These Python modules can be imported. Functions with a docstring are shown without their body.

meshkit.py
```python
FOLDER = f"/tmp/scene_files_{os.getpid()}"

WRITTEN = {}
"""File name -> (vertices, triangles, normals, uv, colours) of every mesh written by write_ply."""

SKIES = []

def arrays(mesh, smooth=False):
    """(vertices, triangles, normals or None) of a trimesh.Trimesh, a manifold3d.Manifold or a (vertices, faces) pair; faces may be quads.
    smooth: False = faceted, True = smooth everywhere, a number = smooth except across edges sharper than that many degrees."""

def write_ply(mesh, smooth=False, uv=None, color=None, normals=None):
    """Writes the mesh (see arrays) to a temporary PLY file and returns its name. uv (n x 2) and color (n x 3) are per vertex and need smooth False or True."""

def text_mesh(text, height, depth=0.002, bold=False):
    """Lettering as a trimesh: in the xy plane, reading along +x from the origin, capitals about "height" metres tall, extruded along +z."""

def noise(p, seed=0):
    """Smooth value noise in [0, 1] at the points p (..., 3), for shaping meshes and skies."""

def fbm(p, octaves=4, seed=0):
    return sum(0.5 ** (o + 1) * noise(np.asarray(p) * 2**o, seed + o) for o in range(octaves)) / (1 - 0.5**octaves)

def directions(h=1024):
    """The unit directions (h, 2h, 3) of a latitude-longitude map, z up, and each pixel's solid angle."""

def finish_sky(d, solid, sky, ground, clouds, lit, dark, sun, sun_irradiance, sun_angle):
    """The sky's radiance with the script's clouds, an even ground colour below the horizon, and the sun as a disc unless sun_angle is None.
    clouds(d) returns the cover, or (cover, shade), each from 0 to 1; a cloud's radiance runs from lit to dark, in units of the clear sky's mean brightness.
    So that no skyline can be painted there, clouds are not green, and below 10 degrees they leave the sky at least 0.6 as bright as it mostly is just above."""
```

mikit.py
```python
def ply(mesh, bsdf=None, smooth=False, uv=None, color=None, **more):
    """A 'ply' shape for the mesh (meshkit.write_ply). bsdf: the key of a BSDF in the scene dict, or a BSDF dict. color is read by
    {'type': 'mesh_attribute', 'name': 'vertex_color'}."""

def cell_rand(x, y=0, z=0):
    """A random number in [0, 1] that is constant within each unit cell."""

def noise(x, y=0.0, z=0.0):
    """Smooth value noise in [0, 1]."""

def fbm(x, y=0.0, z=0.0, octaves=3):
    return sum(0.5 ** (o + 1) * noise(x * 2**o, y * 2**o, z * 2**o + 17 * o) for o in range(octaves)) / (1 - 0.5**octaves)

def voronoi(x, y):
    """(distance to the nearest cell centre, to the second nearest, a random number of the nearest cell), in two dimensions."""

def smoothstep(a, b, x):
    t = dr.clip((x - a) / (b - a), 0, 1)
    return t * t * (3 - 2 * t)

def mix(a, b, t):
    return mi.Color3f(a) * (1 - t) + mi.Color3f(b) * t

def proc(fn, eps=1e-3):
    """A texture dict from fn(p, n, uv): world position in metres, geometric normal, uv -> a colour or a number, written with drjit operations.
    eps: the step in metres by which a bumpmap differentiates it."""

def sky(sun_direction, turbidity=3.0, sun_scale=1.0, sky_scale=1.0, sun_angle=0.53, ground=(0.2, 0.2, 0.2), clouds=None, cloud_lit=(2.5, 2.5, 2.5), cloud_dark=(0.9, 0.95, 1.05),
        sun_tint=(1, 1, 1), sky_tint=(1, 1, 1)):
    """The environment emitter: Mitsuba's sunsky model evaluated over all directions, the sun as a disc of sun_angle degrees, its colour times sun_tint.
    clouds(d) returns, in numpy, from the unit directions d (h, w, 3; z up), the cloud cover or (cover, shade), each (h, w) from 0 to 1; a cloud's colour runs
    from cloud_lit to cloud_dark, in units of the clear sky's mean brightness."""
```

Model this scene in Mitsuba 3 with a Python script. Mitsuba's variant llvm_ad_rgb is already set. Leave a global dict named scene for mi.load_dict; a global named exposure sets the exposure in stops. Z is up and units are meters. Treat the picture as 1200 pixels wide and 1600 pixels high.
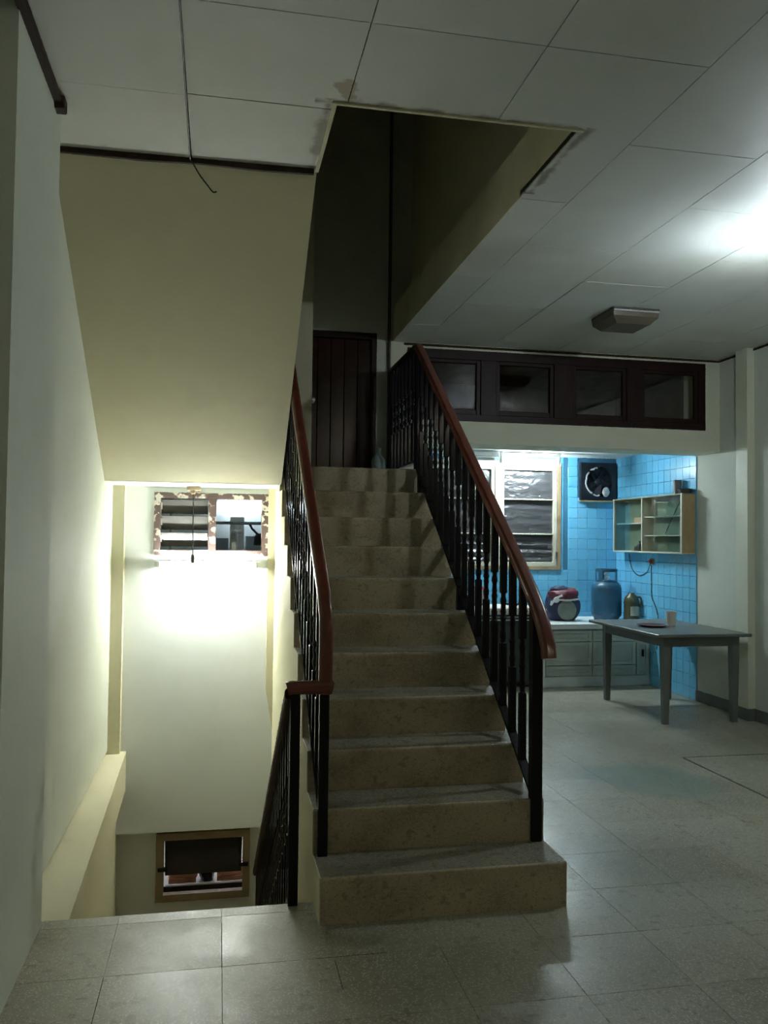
import math, random
import numpy as np, trimesh, shapely
from shapely.geometry import Polygon, box as sbox
import drjit as dr, mitsuba as mi
import mikit, meshkit
from mikit import proc, noise, fbm, voronoi, cell_rand, smoothstep

def mix(a, b, t):
    a, b = (tuple(float(x) for x in c) if isinstance(c, (tuple, list, np.ndarray)) else c for c in (a, b))
    return mikit.mix(a, b, t)


T = mi.ScalarTransform4f
rng = random.Random(7)
scene, labels = {}, {}

# ------------------------------------------------------------------ camera, light, exposure
exposure = 2.35
EYE = (0.0, 0.0, 1.479)
YAW, PITCH, ROLL = 0.1942, 0.0331, 0.0113
fw = np.array([math.sin(YAW) * math.cos(PITCH), math.cos(YAW) * math.cos(PITCH), math.sin(PITCH)])
rt = np.array([math.cos(YAW), -math.sin(YAW), 0.0])
up0 = np.cross(rt, fw)
upv = -math.sin(ROLL) * rt + math.cos(ROLL) * up0
scene['camera'] = {'type': 'perspective', 'fov_axis': 'x', 'fov': math.degrees(2 * math.atan(600 / 1310.7)), 'near_clip': 0.02, 'far_clip': 100.0,
                   'to_world': T().look_at(origin=list(EYE), target=[float(a) for a in np.array(EYE) + fw], up=[float(a) for a in upv])}
# radiance of each lamp; one more tube low in the shaft is added fill
MAIN_LIGHT = (74.0, 85.0, 91.0)       # compact bulb under the ceiling right of the stairs, just outside the frame
HALL_LIGHT = (12.0, 10.9, 8.6)          # tube on the ceiling of the front of the hall, behind the camera
WELL_LIGHT = (58.0, 61.0, 57.0)       # tube on the stairwell wall under its window
KITCHEN_LIGHT = (44.0, 52.5, 55.0)    # tube above the kitchen window
SHAFT_LIGHT = (3.0, 3.7, 4.2)       # tube in the light shaft behind the stairwell window

# ------------------------------------------------------------------ materials
def rgb(*c): return {'type': 'rgb', 'value': [float(x) for x in c]}

def mat(name, color, rough=0.5, spec=0.5, metal=0.0, bump=None, bscale=0.001, eps=1e-3, **kw):
    c = rgb(*color) if isinstance(color, (tuple, list)) else proc(color)
    r = proc(rough) if callable(rough) else float(rough)
    b = {'type': 'principled', 'base_color': c, 'roughness': r, 'specular': float(spec), 'metallic': float(metal), **kw}
    if bump is not None:
        b = {'type': 'bumpmap', 'nested': b, 'tex': proc(bump, eps=eps), 'scale': float(bscale)}
    scene[name] = {'type': 'twosided', 'bsdf': b}
    return name

def paint(c, dirt, amount=0.5, scale=2.2):
    c, dirt = np.array(c), np.array(dirt)
    def fn(p, n, uv):
        a = fbm(p.x * scale + 3.1, p.y * scale + 1.7, p.z * scale, 4)
        b = smoothstep(0.62, 0.86, fbm(p.x * 7.0 + 9, p.y * 7.0, p.z * 7.0 + 4, 3))
        t = dr.clip((smoothstep(0.42, 0.75, a) * 0.5 + b * 0.5) * amount, 0, 1)
        return mix(tuple(c), tuple(dirt), t)
    return fn

def roller(p, n, uv):
    return fbm(p.x * 160, p.y * 160, p.z * 160, 2)

mat('m_wall', paint((0.55, 0.57, 0.50), (0.47, 0.48, 0.41), 0.5), 0.75, 0.15, bump=roller, bscale=0.0006)
mat('m_cream', paint((0.57, 0.535, 0.385), (0.50, 0.465, 0.33), 0.6), 0.7, 0.2, bump=roller, bscale=0.0006)
mat('m_white_wall', paint((0.66, 0.69, 0.68), (0.57, 0.60, 0.58), 0.5), 0.7, 0.2, bump=roller, bscale=0.0006)
mat('m_beam', paint((0.60, 0.60, 0.48), (0.52, 0.51, 0.40), 0.5), 0.55, 0.4)
mat('m_slab_edge', paint((0.55, 0.53, 0.375), (0.33, 0.29, 0.18), 0.8, 1.6), 0.7, 0.2)

def ceil_col(base):
    def fn(p, n, uv):
        a = fbm(p.x * 1.3 + 5, p.y * 1.3, 2.0, 4)
        c = mix(base, tuple(np.array(base) * (0.90, 0.89, 0.84)), smoothstep(0.4, 0.75, a))
        # water stains with outlines of their own beside the stair opening
        def blot(cx, cy, r, s):
            d = dr.sqrt(dr.square(p.x - cx) + dr.square((p.y - cy) * s)) / r + (fbm(p.x * 24, p.y * 24, 1.0, 3) - 0.5) * 1.1
            return smoothstep(1.0, 0.75, d)
        st = blot(0.44, 3.02, 0.055, 0.6) * 0.75
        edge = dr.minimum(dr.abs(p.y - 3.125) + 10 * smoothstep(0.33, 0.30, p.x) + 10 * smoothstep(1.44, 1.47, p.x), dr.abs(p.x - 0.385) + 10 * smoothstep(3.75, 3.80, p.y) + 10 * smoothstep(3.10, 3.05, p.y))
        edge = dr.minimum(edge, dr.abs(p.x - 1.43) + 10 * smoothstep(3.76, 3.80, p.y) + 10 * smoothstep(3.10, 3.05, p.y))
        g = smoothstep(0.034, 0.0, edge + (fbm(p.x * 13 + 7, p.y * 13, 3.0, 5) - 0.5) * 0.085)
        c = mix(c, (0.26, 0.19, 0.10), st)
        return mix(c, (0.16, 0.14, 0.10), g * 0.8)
    return fn
for i, b in enumerate([(0.50, 0.51, 0.48), (0.48, 0.49, 0.46), (0.52, 0.525, 0.495)]):
    mat(f'm_ceiling_{i}', ceil_col(b), 0.6, 0.35)
mat('m_gap', (0.03, 0.028, 0.022), 0.9, 0.1)

def terrazzo(a, b, chips, big=1.6, s=110.0, amt=0.5):
    def fn(p, n, uv):
        q = p.y + p.z * 1.31
        big_ = fbm(p.x * big + 11, q * big + 3, p.z, 4)
        c = mix(a, b, smoothstep(0.3, 0.72, big_))
        d1, d2, w = voronoi(p.x * s, q * s)
        chip = smoothstep(0.42, 0.30, d1) * amt
        c = mix(c, chips[0], chip * smoothstep(0.55, 0.75, w))
        c = mix(c, chips[1], chip * smoothstep(0.30, 0.15, w))
        fleck = smoothstep(0.66, 0.78, fbm(p.x * 38, q * 38, 1.0, 3))
        return mix(c, tuple(np.array(b) * 0.62), fleck * 0.5)
    return fn
chipset = ((0.62, 0.60, 0.52), (0.16, 0.15, 0.12))
for i, (a, b, r) in enumerate([((0.315, 0.297, 0.232), (0.23, 0.213, 0.157), 0.20), ((0.33, 0.312, 0.248), (0.245, 0.228, 0.172), 0.26), ((0.298, 0.278, 0.208), (0.22, 0.20, 0.145), 0.23)]):
    f0 = terrazzo(a, b, chipset, amt=0.35)
    def fl(p, n, uv, f0=f0):
        c = f0(p, n, uv)
        # worn, darker mottling and faint green patches on the slab towards the kitchen
        w = smoothstep(0.48, 0.70, fbm(p.x * 1.1 + 2, p.y * 1.1 + 8, 0.0, 4))
        c = mix(c, (0.22, 0.225, 0.18), w * 0.30)
        d = dr.sqrt(dr.square((p.x - 2.66) * 1.25) + dr.square((p.y - 4.85) * 1.0)) + (fbm(p.x * 3, p.y * 3, 5.0, 3) - 0.5) * 0.55
        c = mix(c, (0.165, 0.225, 0.19), smoothstep(0.50, 0.30, d) * 0.6)
        e = dr.sqrt(dr.square((p.x - 2.35) * 0.8) + dr.square((p.y - 6.6) * 0.8)) + (fbm(p.x * 5, p.y * 5, 9.0, 3) - 0.5) * 0.4
        return mix(c, (0.17, 0.21, 0.17), smoothstep(0.30, 0.20, e) * 0.5)
    def fr(p, n, uv, r=r):
        return r + 0.13 + 0.10 * smoothstep(0.35, 0.70, fbm(p.x * 5, p.y * 5, 2.0, 4))
    mat(f'm_floor_{i}', fl, fr, 0.33)
def grout(p, n, uv):
    k = smoothstep(0.57, 0.65, fbm(p.x * 3.3 + 1.5, p.y * 3.3 + 4.2, 0.0, 3))
    return mix((0.33, 0.32, 0.26), (0.05, 0.045, 0.035), k)
mat('m_grout', grout, 0.8, 0.2)
mat('m_dark_joint', (0.055, 0.05, 0.045), 0.8, 0.2)
stair_fn = terrazzo((0.365, 0.305, 0.20), (0.255, 0.205, 0.125), ((0.42, 0.38, 0.29), (0.13, 0.11, 0.075)), 4.5, 90.0, 0.4)
mat('m_stair', stair_fn, 0.42, 0.4)
tread_fn = terrazzo((0.21, 0.195, 0.15), (0.15, 0.138, 0.10), ((0.34, 0.32, 0.27), (0.08, 0.075, 0.06)), 4.5, 90.0, 0.4)
mat('m_tread', tread_fn, 0.6, 0.25)

mat('m_black', (0.007, 0.007, 0.009), 0.16, 0.13)
def wood(a, b, fx=14.0, fz=1.2):
    def fn(p, n, uv):
        v = fbm(p.x * fx, p.y * fx * 0.35, p.z * fz * 3, 4)
        g = fbm(p.x * fx * 5, p.y * fx * 1.5, p.z * 9, 3)
        return mix(a, b, dr.clip(smoothstep(0.3, 0.7, v) * 0.7 + (g - 0.5) * 0.7, 0, 1))
    return fn
mat('m_handrail', wood((0.125, 0.033, 0.020), (0.085, 0.021, 0.013)), 0.26, 0.45, clearcoat=0.25, clearcoat_gloss=0.8)
mat('m_darkwood', wood((0.020, 0.007, 0.006), (0.011, 0.0045, 0.004)), 0.45, 0.2)
mat('m_door', wood((0.026, 0.008, 0.007), (0.015, 0.005, 0.0045), 9.0), 0.2, 0.5)
mat('m_trimwood', wood((0.034, 0.021, 0.014), (0.018, 0.011, 0.008)), 0.7, 0.15)
def chipped(p, n, uv):
    k = smoothstep(0.54, 0.62, fbm(p.x * 26, p.y * 26, p.z * 26, 4))
    return mix((0.075, 0.048, 0.042), (0.42, 0.39, 0.33), k)
mat('m_chipped', chipped, 0.55, 0.4)
mat('m_oldframe', paint((0.26, 0.20, 0.12), (0.15, 0.10, 0.055), 1.0, 7.0), 0.55, 0.3)
mat('m_loft_darkened', wood((0.150, 0.088, 0.052), (0.100, 0.056, 0.034), 8.0), 0.6, 0.25)  # brown kept dark so the loft behind the glass reads as unlit
mat('m_plainwood', wood((0.42, 0.31, 0.16), (0.33, 0.23, 0.12), 10.0), 0.5, 0.3)
mat('m_cabinet_ply', wood((0.24, 0.235, 0.16), (0.19, 0.175, 0.11), 9.0), 0.5, 0.3)
mat('m_sash', paint((0.44, 0.43, 0.35), (0.32, 0.29, 0.21), 0.9, 6.0), 0.45, 0.4)
for i, c in enumerate([(0.150, 0.475, 0.715), (0.143, 0.462, 0.705), (0.157, 0.485, 0.72), (0.136, 0.448, 0.69)]):
    mat(f'm_tile_{i}', paint(c, tuple(np.array(c) * (0.72, 0.80, 0.86)), 0.3, 5.0), 0.16, 0.5)
mat('m_tile_grout', (0.035, 0.12, 0.20), 0.8, 0.2)
mat('m_counter', paint((0.40, 0.43, 0.38), (0.25, 0.27, 0.22), 0.9, 3.0), 0.5, 0.4)
mat('m_countertop', paint((0.62, 0.66, 0.64), (0.45, 0.48, 0.45), 0.7, 5.0), 0.3, 0.5)
mat('m_groove', (0.045, 0.05, 0.045), 0.8, 0.2)
mat('m_table', paint((0.115, 0.125, 0.115), (0.08, 0.085, 0.076), 0.8, 4.0), 0.42, 0.4)
mat('m_darkgreen', paint((0.020, 0.030, 0.028), (0.012, 0.016, 0.015), 0.8), 0.4, 0.4)
mat('m_alu', (0.72, 0.73, 0.74), 0.3, 0.5, 0.9)
mat('m_white_metal', (0.74, 0.75, 0.75), 0.35, 0.5)
mat('m_white_plastic', (0.72, 0.70, 0.66), 0.4, 0.5)
mat('m_plate', (0.085, 0.020, 0.024), 0.3, 0.5)
mat('m_gas', paint((0.016, 0.075, 0.135), (0.02, 0.045, 0.06), 0.9, 9.0), 0.4, 0.45)
mat('m_olive', paint((0.045, 0.045, 0.020), (0.02, 0.021, 0.011), 1.0, 12.0), 0.35, 0.5)
mat('m_label', paint((0.33, 0.36, 0.28), (0.20, 0.22, 0.16), 0.8, 14.0), 0.5, 0.3)
mat('m_navy', (0.018, 0.022, 0.055), 0.6, 0.3)
mat('m_maroon', (0.085, 0.012, 0.022), 0.5, 0.4)
mat('m_patch', paint((0.17, 0.18, 0.15), (0.10, 0.11, 0.10), 0.8, 20.0), 0.55, 0.3)
mat('m_strap', (0.58, 0.58, 0.56), 0.5, 0.4)
mat('m_cardboard', (0.32, 0.24, 0.15), 0.7, 0.2)
mat('m_red', (0.40, 0.045, 0.045), 0.4, 0.5)
mat('m_jar', (0.30, 0.24, 0.22), 0.25, 0.5)
mat('m_fixture', paint((0.085, 0.068, 0.045), (0.05, 0.04, 0.026), 0.9, 9.0), 0.35, 0.5)
mat('m_bag', (0.32, 0.42, 0.40), 0.35, 0.5)
mat('m_cable', (0.015, 0.015, 0.017), 0.5, 0.4)
mat('m_pipe', (0.05, 0.05, 0.042), 0.5, 0.4)
def film_bump(p, n, uv):
    return fbm(p.x * 22, p.z * 30, p.y * 3, 4)
mat('m_film', (0.030, 0.030, 0.032), 0.24, 0.5, bump=film_bump, bscale=0.016, eps=2e-3)
mat('m_foil', (0.42, 0.41, 0.42), 0.25, 0.6)
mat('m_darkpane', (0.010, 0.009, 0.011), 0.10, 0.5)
mat('m_slat', (0.062, 0.060, 0.056), 0.16, 0.5)
mat('m_fan', (0.007, 0.008, 0.011), 0.4, 0.25)
mat('m_brick', paint((0.52, 0.25, 0.14), (0.36, 0.16, 0.09), 0.9, 14.0), 0.8, 0.2)
mat('m_greybox', (0.24, 0.27, 0.29), 0.5, 0.4)
scene['m_glass'] = {'type': 'thindielectric'}
scene['m_greenglass'] = {'type': 'thindielectric', 'specular_transmittance': rgb(0.46, 0.64, 0.62)}
scene['m_cup'] = {'type': 'twosided', 'bsdf': {'type': 'principled', 'base_color': rgb(0.55, 0.52, 0.47), 'roughness': 0.4, 'specular': 0.5}}
mat('m_tube_off', (0.70, 0.72, 0.70), 0.3, 0.5)

# ------------------------------------------------------------------ mesh helpers
def bx(x0, x1, y0, y1, z0, z1):
    m = trimesh.creation.box((x1 - x0, y1 - y0, z1 - z0)); m.apply_translation(((x0 + x1) / 2, (y0 + y1) / 2, (z0 + z1) / 2)); return m

def bev(x0, x1, y0, y1, z0, z1, b=0.003):
    """box with chamfered edges"""
    cx, cy, cz = (x0 + x1) / 2, (y0 + y1) / 2, (z0 + z1) / 2
    hx, hy, hz = (x1 - x0) / 2, (y1 - y0) / 2, (z1 - z0) / 2
    b = min(b, hx * .45, hy * .45, hz * .45)
    pts = [(cx + sx * (hx - (b if k != 0 else 0)), cy + sy * (hy - (b if k != 1 else 0)), cz + sz * (hz - (b if k != 2 else 0)))
           for sx in (-1, 1) for sy in (-1, 1) for sz in (-1, 1) for k in range(3)]
    return trimesh.convex.convex_hull(np.array(pts))

def cat(*ms):
    ms = [m for a in ms for m in (a if isinstance(a, (list, tuple)) else [a])]
    return trimesh.util.concatenate(ms)

def lathe(profile, n=24, at=(0, 0, 0)):
    m = trimesh.creation.revolve(np.array(profile, float), sections=n); m.apply_translation(at); return m

def extrude_x(poly_yz, x0, x1):
    """polygon given as (y, z) pairs, extruded along x"""
    m = trimesh.creation.extrude_polygon(Polygon(poly_yz) if not isinstance(poly_yz, Polygon) else poly_yz, x1 - x0, engine='earcut')
    v = m.vertices.copy(); m.vertices = np.stack([v[:, 2] + x0, v[:, 0], v[:, 1]], 1); return m

def extrude_y(poly_xz, y0, y1):
    m = trimesh.creation.extrude_polygon(Polygon(poly_xz) if not isinstance(poly_xz, Polygon) else poly_xz, y1 - y0, engine='earcut')
    v = m.vertices.copy(); m.vertices = np.stack([v[:, 0], v[:, 2] + y0, v[:, 1]], 1); m.invert(); return m

def roundrect(w, h, r, k=4):
    pts = []
    for cx, cy, a0 in ((w/2-r, h/2-r, 0), (-w/2+r, h/2-r, 90), (-w/2+r, -h/2+r, 180), (w/2-r, -h/2+r, 270)):
        for i in range(k + 1):
            a = math.radians(a0 + 90 * i / k); pts.append((cx + r * math.cos(a), cy + r * math.sin(a)))
    return np.array(pts)

def sweep(path, prof, side=None):
    """closed profile (side, up) swept along a polyline with mitred joints and caps; side: fixed sideways vector"""
    P = np.asarray(path, float); n, k = len(P), len(prof)
    d = np.diff(P, axis=0); d /= np.linalg.norm(d, axis=1)[:, None]
    rings = []
    S = None
    for i in range(n):
        a = d[max(i - 1, 0)]; b = d[min(i, n - 2)]
        t = a + b; t /= np.linalg.norm(t)
        s = np.array(side, float) if side is not None else (np.cross(t, [0, 0, 1]) if S is None else S - t * (S @ t))
        if np.linalg.norm(s) < 1e-6: s = np.array([1.0, 0, 0])
        s = s - t * (s @ t); s /= np.linalg.norm(s); S = s
        u = np.cross(s, t)
        c = max(0.35, float(a @ t))
        # stretch across the mitre, in the plane of the bend
        bend = b - a
        ring = []
        if np.linalg.norm(bend) > 1e-6:
            w = bend / np.linalg.norm(bend)
        else: w = None
        for q in prof:
            o = s * q[0] + u * q[1]
            if w is not None: o = o + w * (o @ w) * (1 / c - 1)
            ring.append(P[i] + o)
        rings.append(ring)
    V = np.array(rings).reshape(-1, 3); F = []
    for i in range(n - 1):
        for j in range(k):
            a, b = i * k + j, i * k + (j + 1) % k
            F += [(a, b, b + k), (a, b + k, a + k)]
    V = np.vstack([V, [P[0]], [P[-1]]])
    for j in range(k):
        F += [(n * k, (j + 1) % k, j), (n * k + 1, (n - 1) * k + j, (n - 1) * k + (j + 1) % k)]
    m = trimesh.Trimesh(V, np.array(F), process=False)
    if m.volume < 0: m.invert()
    return m

def circ(r, n=8): return np.array([(r * math.cos(2 * math.pi * i / n), r * math.sin(2 * math.pi * i / n)) for i in range(n)])
def tube(path, r, n=8): return sweep(path, circ(r, n))
def curve(pts, n=8):
    """smooth polyline through the points (Catmull-Rom)"""
    P = np.array([pts[0]] + list(pts) + [pts[-1]], float); out = []
    for i in range(1, len(P) - 2):
        for j in range(n):
            t = j / n
            out.append(0.5 * ((2 * P[i]) + (-P[i-1] + P[i+1]) * t + (2*P[i-1] - 5*P[i] + 4*P[i+1] - P[i+2]) * t*t + (-P[i-1] + 3*P[i] - 3*P[i+1] + P[i+2]) * t**3))
    out.append(P[-2]); return np.array(out)

def wallbox(axis, a0, a1, t0, t1, z0, z1, holes=()):
    """a wall with real openings. axis 'x': the wall runs along x (a0..a1), is t0..t1 thick in y; holes (a0, a1, z0, z1)"""
    g = sbox(a0, z0, a1, z1)
    for h in holes: g = g.difference(sbox(h[0], h[2], h[1], h[3]))
    ms = []
    for q in getattr(g, 'geoms', [g]):
        ms.append(extrude_y(q, t0, t1) if axis == 'x' else extrude_x(q, t0, t1))
    return cat(ms)

counts = {}
def key_for(name):
    if name not in counts: counts[name] = 0; return name
    counts[name] += 1; return f'{name}_{counts[name]:03d}'

def thing(name, label, category, group=None):
    k = key_for(name); labels[k] = {'label': label, 'category': category}
    if group: labels[k]['group'] = group
    return k
def structure(name, label=None):
    k = key_for(name); labels[k] = {'kind': 'structure'}
    if label: labels[k]['label'] = label
    return k
def put(k, mesh, m, smooth=False, to_world=None, **more):
    d = mesh if isinstance(mesh, dict) else mikit.ply(mesh, m, smooth=smooth, **more)
    if to_world is not None: d = {**d, 'to_world': to_world}
    scene[k] = d; return k
def part(parent, name, mesh, m=None, smooth=False, label=None, to_world=None, **more):
    k = key_for(parent + '__' + name); put(k, mesh, m, smooth, to_world, **more)
    if label: labels[k] = {'label': label}
    return k
def emit(mesh, c, **kw):
    return mikit.ply(mesh, 'm_tube_off', smooth=30, emitter={'type': 'area', 'radiance': rgb(*c)}, **kw)
def move(x=0, y=0, z=0): return T().translate([x, y, z])

# ------------------------------------------------------------------ measures of the place (metres)
H = 3.142                       # ceiling
XL, XR = 0.407, 1.411           # stair flight
Y0, TR, RI, NS = 3.241, 0.2512, 0.18, 11
LAND = NS * RI                  # 1.98, the half landing
YLAND = Y0 + 10 * TR            # front of the landing
YW, YW2 = 6.84, 7.20            # beam with the transom windows
XW = 4.436                      # right wall
YK = 8.85                       # kitchen back wall
KC = 2.43                       # kitchen ceiling
LINT = 2.305                    # underside of the beam
YE = 3.46                       # edge of the floor over the well
YB = 6.17                       # back wall of the well
YD = 6.84                       # door wall on the landing
WXL = -0.73                     # wall of the well

# ------------------------------------------------------------------ floor of terrazzo tiles
fl = structure('floor', 'grey-beige polished terrazzo tile floor')
hall = sbox(-0.9, -3.2, XW + 0.2, YK + 0.2).difference(sbox(-0.9, YE, XL - 0.004, YB + 0.14))
m = cat([trimesh.creation.extrude_polygon(q, 0.16, engine='earcut') for q in getattr(hall, 'geoms', [hall])]); m.apply_translation((0, 0, -0.1615))
put(fl, m, 'm_grout')
P = 0.39
tile_cache = {}
def floor_tile(x0, x1, y0, y1, v):
    w, d = round(x1 - x0, 4), round(y1 - y0, 4)
    if (w, d, v) not in tile_cache:
        tile_cache[(w, d, v)] = mikit.ply(bev(-w/2, w/2, -d/2, d/2, -0.012, 0.0, 0.0007), f'm_floor_{v}')
    return tile_cache[(w, d, v)]
for i in range(-2, 12):
    for j in range(-2, 15):
        x0, y0 = 0.037 + i * P, 2.995 + j * P
        c = (x0 + 0.0006, x0 + P - 0.0006, y0 + 0.0006, y0 + P - 0.0006)
        x0, x1, y0, y1 = max(c[0], -0.70), min(c[1], XW), c[2], min(c[3], 8.05)
        if x1 - x0 < 0.03 or y1 - y0 < 0.03: continue
        if XL < x0 and x1 < XR and y0 > Y0: continue          # under the stairs
        if x0 < XL - 0.01 and y0 > YE: continue                # the well
        if y0 < YE < y1 and x0 < XL - 0.01:
            if x1 > XL + 0.02:
                t = floor_tile(XL, x1, y0, y1, (i * 7 + j * 3) % 3)
                part(fl, 'tile', t, to_world=move((XL + x1) / 2, (y0 + y1) / 2, 0.0)) ; x1 = XL - 0.001
            y1 = YE
        v = rng.choice((0, 0, 1, 2))
        part(fl, 'tile', floor_tile(x0, x1, y0, y1, v), to_world=move((x0 + x1) / 2, (y0 + y1) / 2, 0.0))
# the front of the hall, which only the light sees
part(fl, 'front_screed', bx(-0.70, XW, -3.1, 2.21, -0.01, -0.0002), 'm_floor_1')
# the rest of the kitchen floor under the counter
part(fl, 'joint_strip', cat(bx(1.60, 2.02, 3.3835, 3.3865, -.003, .0003), bx(1.33, 1.63, 2.9935, 2.9965, -.003, .0003), bx(0.36, 0.62, 2.9935, 2.9965, -.003, .0003), bx(0.18, 0.26, 2.9935, 2.9965, -.003, .0003), bx(-.3545, -.3515, 2.5, 2.99, -.003, .0003), bx(0.0355, 0.0385, 2.99, 3.33, -.003, .0003), bx(0.4255, 0.4285, 2.78, 2.97, -.003, .0003), bx(3.160, 3.176, 4.15, 5.33, -0.002, 0.0008), bx(3.176, 4.42, 5.325, 5.337, -0.002, 0.0008)), 'm_dark_joint')

# ------------------------------------------------------------------ ceiling of boards
ce = structure('ceiling', 'painted ceiling of fibre boards with dark open joints')
hole = sbox(0.416, 3.133, 1.402, YW)
well = sbox(WXL, 3.735, 0.416, YB)
backing = sbox(-0.9, -3.2, XW + 0.2, YW).difference(hole).difference(well)
m = trimesh.creation.extrude_polygon(backing, 0.02, engine='earcut'); m.apply_translation((0, 0, H + 0.010))
put(ce, m, 'm_gap')
slab = sbox(-0.9, -3.2, XW + 0.2, YW).difference(sbox(0.416, 3.133, 1.402, YW + 1)).difference(sbox(WXL, 3.30, 0.5, YB))
m = trimesh.creation.extrude_polygon(slab, 0.25, engine='earcut'); m.apply_translation((0, 0, H + 0.032))
part(ce, 'slab', m, 'm_slab_edge', label='dim concrete edge of the floor slab around the stair opening')
starts = {0: 3.19, 1: 3.18, 2: 2.61 - 1.21, 3: 2.61, 4: 3.20, 5: 3.75, 6: 3.20, 7: 2.61, 8: 3.2}
bj = 0
for s in range(-2, 9):
    x0 = -0.146 + 0.6007 * (s - 1) if s > -2 else -0.9
    if s == -2: continue
    x0, x1 = x0 + 0.002, x0 + 0.6007 - 0.002
    x0, x1 = max(x0, -0.72), min(x1, XW)
    if x1 - x0 < 0.05: continue
    yy = [starts.get(s, 3.2) + 1.21 * k for k in range(-6, 5)]
    if s == 1: yy = [a for a in yy if a < 2.5] + [2.61, 3.18, 4.39]
    for a, b in zip(yy[:-1], yy[1:]):
        near = b < 4.6
        gap = 0.0024 if near else 0.0014
        g = sbox(x0, max(a + gap, -3.1), x1, min(b - gap, YW - 0.004)) if b > -3 and a < YW - .1 else None
        if g is None: continue
        g = g.difference(sbox(0.405, 3.122, 1.4035, YW + 1)).difference(sbox(-0.8, 3.75, 0.42, 7))
        for q in getattr(g, 'geoms', [g]):
            if q.is_empty or q.area < 0.01: continue
            m = trimesh.creation.extrude_polygon(q, 0.009, engine='earcut')
            m.apply_translation((0, 0, H + rng.uniform(-0.0012, 0.0012)))
            part(ce, 'board', m, f'm_ceiling_{rng.randrange(3)}')
# thin raw edge of the boards round the stair opening
part(ce, 'opening_edge', cat(bx(0.395, 1.42, 3.118, 3.132, H - 0.006, H + 0.03), bx(0.398, 0.415, 3.132, 3.735, H - 0.005, H + 0.03), bx(1.398, 1.4033, 3.80, YW - .01, H - .004, H + .04)), 'm_slab_edge', label='pale raw edge strip of the opening')

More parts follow.
